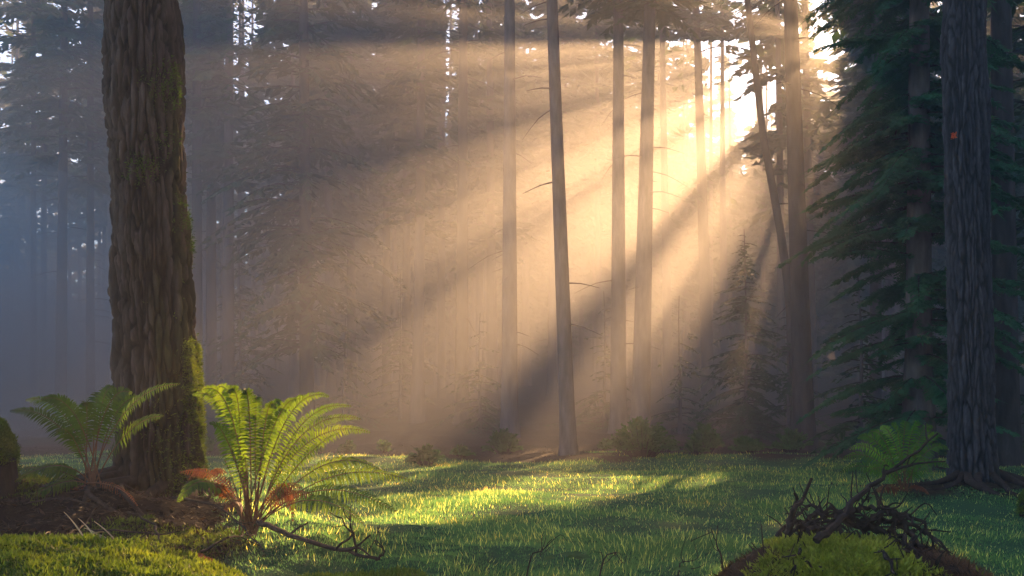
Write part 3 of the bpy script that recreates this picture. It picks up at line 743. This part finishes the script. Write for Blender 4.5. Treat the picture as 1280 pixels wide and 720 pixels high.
# beside the grey trunk
D = 13.3; b2 = px(1132, 603, D); b2[2] = gz(b2[0], b2[1]) + .03
fc = empty('sword_fern', b2); tag(fc, 'shaded green fern spreading at the left foot of the thick grey trunk', 'fern', 'large ferns in the clearing')
B3 = [((1085, 565), (1048, 592), -.2), ((1085, 550), (1052, 575), .1), ((1090, 540), (1062, 562), -.35), ((1095, 530), (1072, 548), .2), ((1105, 525), (1086, 542), -.2), ((1112, 520), (1100, 536), .3),
      ((1122, 515), (1115, 533), -.1), ((1132, 512), (1132, 530), .2), ((1140, 515), (1150, 530), -.2), ((1150, 520), (1166, 534), .1), ((1158, 528), (1178, 546), -.3), ((1160, 540), (1186, 562), 0), ((1165, 560), (1186, 585), -.45),
      ((1110, 545), (1098, 590), -.9), ((1135, 540), (1138, 592), -1.0), ((1150, 545), (1165, 598), -.9), ((1100, 560), (1072, 606), -.7), ((1120, 535), (1112, 560), -.6), ((1142, 532), (1150, 560), -.6)]
for K, T, dd in B3:
    frond(fc, b2, b2 + rng.normal(0, .05, 3) * [1, 1, .2], W3(K, D + dd * .6), W3(T, D + dd), .12, 26, rng, bare=.14, curl=.5, width=.022, tint=(.9, 1.3, 1.25) if rng.random() < .65 else (1.9, 2.3, 2.5))  # paler bluish tint on some fronds paints in glossy highlights
for K, T, dd in [((1110, 600), (1090, 618), -.4), ((1150, 600), (1160, 618), -.5)]:
    frond(fc, b2, b2, W3(K, D + dd * .5), W3(T, D + dd), .1, 20, rng, 'dead', curl=1.2, width=.03, label='rusty brown dead frond')

# dead rusty fern bits on the soil bank
for xp, yp, d, lab in ((200, 672, 6.3, 'rusty dead fern sprig below the mossy trunk on dark soil'), (238, 688, 6.0, 'curled red brown dead fern lying on the moss edge'), (258, 590, 8.3, 'orange dead fern sprig against the foot of the mossy trunk')):
    c = px(xp, yp, d); c[2] = max(float(gz(c[0], c[1])), c[2] - .06) if yp < 600 else float(gz(c[0], c[1])) + .01
    t = empty('dead_fern', c); tag(t, lab, 'dead fern')
    for k in range(5):
        a = rng.uniform(0, 2 * np.pi); L = rng.uniform(.12, .24)
        T = c + np.array([math.cos(a) * L, -abs(math.sin(a)) * L * .6, rng.uniform(0, .08)])
        frond(t, c, c, c * .5 + T * .5 + [0, 0, .11], T, .04, 14, rng, 'dead', bare=.1, curl=.9, width=.010, r=.003)

# smaller ferns and bushes along the forest edge
def bush(xp, d, wd, ht, lab, seed, n=70, leaf=.11, name='bush', tint=(1, 1, 1)):
    rng = np.random.default_rng(seed); x0 = (xp - 640) * d / F; g = float(gz(x0, d))
    t = empty(name, (x0, d, g)); tag(t, lab, 'bush', 'low bushes along the far edge of the grass')
    fo, st = MB(), MB()
    for k in range(n):
        a = rng.uniform(0, 2 * np.pi); q = rng.random() ** .6
        T = np.array([x0 + math.cos(a) * q * wd / 2, d + math.sin(a) * q * wd / 2, g + ht * (1 - .75 * q * q) * rng.uniform(.75, 1.08)])
        B = np.array([x0, d, g]) + np.array([math.cos(a), math.sin(a), 0]) * .15 * q * wd
        pts = bez([B, (B * .4 + T * .6) + [0, 0, .25 * ht], T], 8); tube(st, pts, np.linspace(.012, .003, 8), 4)
        m = 20; tt = np.linspace(.25, 1, m); P = np.stack([np.interp(tt, np.linspace(0, 1, 8), pts[:, i]) for i in range(3)], 1)
        tg = unit(np.gradient(P, axis=0)); sd = unit(np.cross(tg, [0, 0, 1.]) + 1e-4)
        for sg in (-1, 1):
            dd = unit(sd * sg + tg * .5 + rng.normal(0, .3, (m, 3)))
            kites(fo, P, dd, unit(rng.normal(0, .4, (m, 3)) + [0, -.3, 1]), leaf * rng.uniform(.6, 1.2, m), .05 * np.ones(m), 0)
    fo.build('foliage', M['bush'], t, loc=(x0, d, g)); st.build('stem', M['twig'], t, loc=(x0, d, g))
bush(803, 22.0, 1.75, .85, 'largest rounded bush at the far edge of the grass, right of the pale leaning trunk', 500, 110)
bush(882, 24, .95, .70, 'small bush between the largest bush and the hazy young fir', 501, 50)
bush(990, 24, 1.1, .55, 'low bush at the grass edge below the dark trunk', 502, 50)
bush(630, 25, 1.2, .6, 'faint bush in brown haze left of the pale leaning trunk', 503, 50)
bush(532, 20.5, .8, .42, 'pale low bush alone at the misty grass edge behind the bright fern', 504, 40)
bush(935, 23.5, 1.0, .4, 'lowest bush at the foot of the hazy young fir', 505, 40)

rng = np.random.default_rng(515)
for k in range(22):
    xp = rng.uniform(250, 1190); bush(xp, rng.uniform(22.3, 25.5), rng.uniform(.3, .7), rng.uniform(.15, .38), 'small leafy plant in the shade at the dark far edge of the grass', 520 + k, 14, .09, 'undergrowth_plant')
# ------------------------------------------------------------------ stumps, branches, twigs
def branch_mesh(mb, pts, r0, r1, rng, n=16, wob=.012, forks=0, flen=.2):
    p = spline(pts, n); p[1:-1] += rng.normal(0, wob, (n - 2, 3)); tube(mb, p, np.linspace(r0, r1, n), 6)
    for k in range(forks):
        i = rng.integers(3, n - 1); tg = p[i] - p[i - 1]; tg /= np.linalg.norm(tg) + 1e-9
        dr = tg + rng.normal(0, .7, 3); dr /= np.linalg.norm(dr); L = flen * rng.uniform(.4, 1.2)
        q = spline([p[i], p[i] + dr * L * .5 + rng.normal(0, .02, 3), p[i] + dr * L + np.array([0, 0, rng.uniform(-.05, .08)])], 7)
        tube(mb, q, np.linspace(max(r1, (r0 + r1) * .3), r1 * .6, 7), 5)

def stump(name, label, c, R, Hh, seed, mossy=1.0, cat='stump', nfuzz=26000, fz=.03, top_flat=.5, cap=None):
    rng = np.random.default_rng(seed); g = float(gz(c[0], c[1])) - .06
    nth, nr = 120, 90
    th = np.linspace(0, 2 * np.pi, nth, endpoint=False); q = np.linspace(0, 1, nr)
    T, Q = np.meshgrid(th, q)
    ang = Q * np.pi / 2
    rad = R * np.cos(ang) ** top_flat; zz = Hh * np.sin(ang) ** .9
    p = np.stack([np.cos(T) * rad, np.sin(T) * rad, zz], -1).reshape(-1, 3)
    nz = .10 * fbm(p * 3.2, seed, 4) + .03 * fbm(p * 11, seed + 3, 3)
    p = p * (1 + nz[:, None] * np.array([1, 1, .8])); v = p + np.array([c[0], c[1], g])
    i = np.arange(nr - 1)[:, None] * nth; j = np.arange(nth)[None]; k = (j + 1) % nth
    f = np.stack([i + j, i + k, i + nth + k, i + nth + j], -1).reshape(-1, 4)
    t = empty(name, (c[0], c[1], g)); tag(t, label, cat)
    mb = MB(); mb.add(v, f, 0, np.ones((len(v), 3)) * .45)
    mb.build('stump_body', M['bark_big'], t, smooth=True, color=True, loc=(c[0], c[1], g))
    sel = rng.integers(0, len(v), nfuzz); nn = unit(p / np.array([R, R, Hh]) ** 1.0)
    m = .7 * fbm(p[sel] * 4, seed + 8, 3) + (.9 * nn[sel, 2] - .35 if cap is None else 1.2 - 2.2 * np.hypot((p[sel, 0] - cap[0]) / cap[2], (p[sel, 1] - cap[1]) / cap[2]))
    sel = sel[rng.random(nfuzz) < np.clip(m * 2, 0, 1) * mossy]
    mb = MB(); pos = v[sel] + rng.normal(0, .012, (len(sel), 3))
    moss_tufts(mb, pos, nn[sel], rng, fz, .011, rng.uniform(.7, 1.25, (len(sel), 1)) * np.array([[1, 1, 1]] if cap is None else [[2.2, 1.75, 2.2]]), .5)
    mb.build('moss_cap', M['moss'], t, color=True, loc=(c[0], c[1], g))
    if cap is not None:
        sel = rng.integers(0, len(v), 70000); sel = sel[fbm(p[sel] * 6, seed + 12, 3) + 2.2 * np.hypot((p[sel, 0] - cap[0]) / cap[2], (p[sel, 1] - cap[1]) / cap[2]) - .9 > 0]
        mb = MB(); tn = unit(np.cross(nn[sel], rng.normal(0, 1, (len(sel), 3))) + nn[sel] * .15); lit_rim = .8 + 2.2 * sm(p[sel, 0] / R, .2, .8)  # fibre brightens towards the right flank, painting in a golden-lit rim
        kites(mb, v[sel] - nn[sel] * .01, tn, nn[sel], rng.uniform(.03, .10, len(sel)), rng.uniform(.004, .009, len(sel)), 0, lit_rim[:, None] * rng.uniform(.5, 1.3, (len(sel), 1)) * np.array([[1.1, 1.0, .7]]), .1)
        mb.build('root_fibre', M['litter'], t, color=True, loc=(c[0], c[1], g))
    return t, g

rng = np.random.default_rng(88)
c = px(1068, 704, 5.1)
t, g = stump('mossy_stump', 'moss capped rootstock under tangled dark roots at the lower right', c, .70, .30, 610, 1.0, nfuzz=160000, top_flat=.75, cap=(-.12, -.25, .85))
tl = (c[0], c[1], g)
def on_dome(a_, b_, rng):
    dv = px(a_, b_, 1.0) - np.array([0, 0, CAMZ]); sc_ = np.array([.68, .68, .32]); o_ = (np.array([0, 0, CAMZ]) - np.array([c[0], c[1], g])) / sc_; q_ = dv / sc_
    A_, B_, C_ = q_ @ q_, 2 * o_ @ q_, o_ @ o_ - 1; disc = B_ * B_ - 4 * A_ * C_
    k_ = (-B_ - math.sqrt(disc)) / (2 * A_) if disc > 0 else -B_ / (2 * A_)
    return np.array([0, 0, CAMZ]) + dv * (k_ - rng.uniform(.02, .12))
RT = [[(918, 722), (955, 690), (998, 662), (1046, 650), (1075, 655)], [(935, 720), (965, 682), (985, 668), (1030, 660)], [(1075, 656), (1105, 640), (1135, 645), (1165, 668), (1195, 700)],
      [(1060, 655), (1085, 668), (1110, 700), (1120, 722)], [(1020, 655), (1000, 680), (985, 722)], [(1046, 650), (1070, 636), (1100, 634), (1122, 640)], [(1080, 660), (1120, 668), (1150, 700), (1165, 722)],
      [(950, 722), (958, 700), (975, 684), (992, 690)], [(1095, 645), (1100, 665), (1118, 680), (1130, 708)], [(1000, 660), (1025, 640), (1035, 652)], [(1040, 655), (1065, 672), (1090, 678), (1135, 690)], [(960, 700), (990, 676), (1020, 672), (1045, 660)],
      [(925, 722), (945, 700), (970, 668), (1010, 650), (1060, 644), (1098, 650)], [(1100, 648), (1140, 655), (1172, 684), (1206, 722)], [(1010, 658), (985, 680), (960, 722)], [(1088, 645), (1130, 660), (1158, 690), (1182, 722)], [(1050, 648), (1010, 668), (1000, 690), (1012, 712)],
      [(1030, 648), (1012, 634), (1000, 642), (985, 660)], [(1110, 640), (1122, 650), (1108, 668), (1098, 690)], [(1056, 650), (1096, 660), (1128, 684), (1140, 722)], [(940, 722), (972, 690), (1020, 660), (1060, 652)], [(1066, 646), (1040, 636), (1020, 642)],
      [(1125, 650), (1140, 668), (1144, 690), (1160, 715)], [(1066, 650), (1074, 634), (1090, 622)]]
for k, pl in enumerate(RT):
    pts = [on_dome(a_, b_, rng) for a_, b_ in pl]
    mb = MB(); branch_mesh(mb, pts, rng.uniform(.010, .022), .004, rng, 18, .009, 8, .16); mb.build('root', M['twig'], t, loc=tl)
mb = MB(); bp = [px(a_, b_, d_) for a_, b_, d_ in ((1020, 676, 4.9), (1046, 655, 5.0), (1070, 622, 5.1), (1100, 598, 5.2), (1122, 582, 5.25), (1172, 542, 5.35))]
branch_mesh(mb, bp, .021, .005, rng, 22, .006, 3, .12)
branch_mesh(mb, [px(1108, 592, 5.22), px(1138, 580, 5.15), px(1182, 577, 5.1)], .010, .004, rng, 10, .004, 2, .1)
tag(mb.build('dead_branch', M['twig']), 'bare forked dark branch rising from the rootstock towards the grey trunk', 'branch')
mb = MB(); branch_mesh(mb, [px(984, 668, 4.9), px(988, 648, 4.9), px(994, 634, 4.88), px(1002, 626, 4.86)], .018, .012, rng, 12, .004, 2, .08)
tag(mb.build('dead_branch', M['twig']), 'short broken snag standing at the left of the root tangle', 'branch')
mb = MB(); branch_mesh(mb, [px(322, 652, 7.2), px(360, 668, 7.0), px(420, 686, 6.7), px(474, 699, 6.5)], .022, .010, rng, 18, .006, 3, .25)
branch_mesh(mb, [px(420, 686, 6.7), px(440, 668, 6.6), px(428, 650, 6.6), px(412, 640, 6.6)], .009, .003, rng, 10, .01, 1, .1)
tag(mb.build('dead_branch', M['twig']), 'long fallen branch lying from the bright fern towards the grass', 'branch')
for k, (pl, lab) in enumerate((([(215, 622, 7.3), (262, 630, 7.0), (300, 655, 6.8), (330, 690, 6.5)], 'pale thin fallen stick sloping down the soil bank below the bright fern'),
        ([(470, 700, 6.3), (480, 690, 6.3), (474, 680, 6.3)], 'small upright twig at the end of the fallen branch'), ([(445, 690, 6.5), (440, 660, 6.45), (436, 645, 6.4)], 'thin curved twig standing behind the fallen branch'),
        ([(95, 668, 6.5), (140, 662, 6.5), (190, 668, 6.4), (225, 664, 6.3)], 'forked twig lying across the bare soil above the moss'), ([(250, 690, 5.9), (285, 672, 6.1), (318, 668, 6.4)], 'short twig below the bright fern at the end of the moss'),
        ([(40, 676, 6.0), (85, 668, 6.2), (110, 652, 6.5)], 'twig on the soil behind the straw stalks'),
        ([(20, 632, 7.6), (70, 622, 7.5), (120, 632, 7.4)], 'old stick lying on the soil left of the mossy trunk'), ([(160, 640, 7.0), (190, 655, 6.8), (205, 690, 6.4)], 'dark stick lying on the soil below the mossy trunk'))):
    mb = MB(); branch_mesh(mb, [px(*q) for q in pl], .009, .004, rng, 12, .006, 3, .15)
    tag(mb.build('twig', M['twig']), lab, 'twig')

# thin leafless sprigs and leafy seedlings in the near grass
def sprig(pl, lab, leaves, seed):
    rng = np.random.default_rng(seed); base = px(*pl[0]); base[2] = float(gz(base[0], base[1]))
    t = empty('seedling', base); tag(t, lab, 'seedling', 'small sprigs in the near grass')
    mb = MB(); branch_mesh(mb, [base] + [px(*q) for q in pl[1:]], .006, .002, rng, 12, .003, 4, .12); mb.build('stem', M['twig'], t, loc=base)
    for (lx, ly, ld, sz) in leaves:
        c = px(lx, ly, ld); d = unit(np.array([rng.normal(0, 1), rng.normal(0, .5), rng.uniform(-.3, .3)])); nn = unit(np.array([rng.normal(0, .3), -.5, 1]))
        s_ = np.cross(d, nn); mb = MB()
        v = [c, c + d * sz * .3 + s_ * sz * .22, c + d * sz * .3 - s_ * sz * .22, c + d * sz * .7 + s_ * sz * .18, c + d * sz * .7 - s_ * sz * .18, c + d * sz - nn * sz * .15, c + d * sz * .3 - nn * sz * .05, c + d * sz * .7 - nn * sz * .09]
        mb.add(v, [(0, 1, 6), (0, 6, 2)]); mb.add(v, [(1, 3, 7, 6), (6, 7, 4, 2)]); mb.add(v, [(3, 5, 7), (7, 5, 4)])
        mb.build('leaf', M['bush'], t, loc=base)
sprig([(652, 722, 5.3), (662, 700, 5.3), (676, 690, 5.3), (690, 674, 5.3)], 'leafy seedling with arched stems at the bottom centre', [(678, 700, 5.3, .09), (700, 692, 5.3, .10), (716, 696, 5.3, .11), (728, 690, 5.3, .10), (690, 705, 5.25, .08)], 701)
sprig([(745, 722, 5.5), (752, 704, 5.5), (770, 690, 5.5), (762, 700, 5.5)], 'thin leafless sprig right of the leafy seedling', [], 702)
sprig([(842, 722, 5.3), (850, 708, 5.3), (862, 702, 5.3)], 'low seedling with two leaves left of the rootstock', [(846, 710, 5.3, .10), (860, 708, 5.3, .09)], 703)
sprig([(912, 722, 5.2), (902, 700, 5.2), (896, 680, 5.2), (888, 660, 5.2)], 'bare thin sprig at the left side of the rootstock', [], 704)

# straw stalks
base = px(95, 700, 5.4); base[2] = float(gz(base[0], base[1]))
t = empty('dry_grass', base); tag(t, 'tuft of pale dry straw stalks on the moss at the lower left', 'dry grass')
for (a_, b_) in (((105, 705), (80, 640)), ((120, 700), (98, 648)), ((130, 708), (105, 660)), ((148, 692), (118, 652)), ((95, 700), (50, 680)), ((55, 690), (62, 665)), ((110, 690), (130, 665)), ((138, 690), (120, 668)), ((75, 712), (60, 690))):
    A = px(*a_, 5.3); A[2] = float(gz(A[0], A[1])); T = px(*b_, 5.6)
    mb = MB(); tube(mb, bez([A, (A + T) / 2 + [0, 0, .02], T], 8), np.linspace(.005, .002, 8), 5); mb.build('stalk', M['straw'], t, loc=base)

# mossy stumps at the two edges of the picture, roots of the two thick trunks
stump('mossy_stump', 'tall narrow mossy stump cut by the left edge', px(-8, 620, 7.9), .17, .66, 620, 1.3, nfuzz=40000, top_flat=.85)
stump('mossy_stump', 'low mossy stump cut by the right edge, right of the grey trunk', px(1308, 640, 11.3), .28, .38, 621, 1.2, nfuzz=20000, fz=.04, top_flat=.4)
for tree, cx_, cy_, rad, n, sd in ((big, -3.2, 9.0, .5, 9, 3), (rt, 6.49, 14.0, .42, 9, 4)):
    rng = np.random.default_rng(sd)
    for k in range(n):
        a = -np.pi * (k + .3 + .4 * rng.random()) / n; L = rng.uniform(.8, 1.5)
        pts = []
        for q in (0, .3, .6, 1):
            rr_ = rad * .75 + q * L; aa = a + .35 * np.sin(q * 3 + k); X_ = cx_ + math.cos(aa) * rr_; Y_ = cy_ + math.sin(aa) * rr_
            pts.append([X_, Y_, float(gz(X_, Y_)) + .11 * (1 - q) ** 2 + .015 * (1 - q) - .025 + .02 * math.sin(q * 9 + k)])
        mb = MB(); p = spline(pts, 16); tube(mb, p, np.linspace(.06, .014, 16) * rng.uniform(.7, 1.1), 9, 0, np.array([.5, .45, .42]))
        mb.build('root', M['bark_big'], tree, smooth=True, color=True, loc=np.array(tree.location))
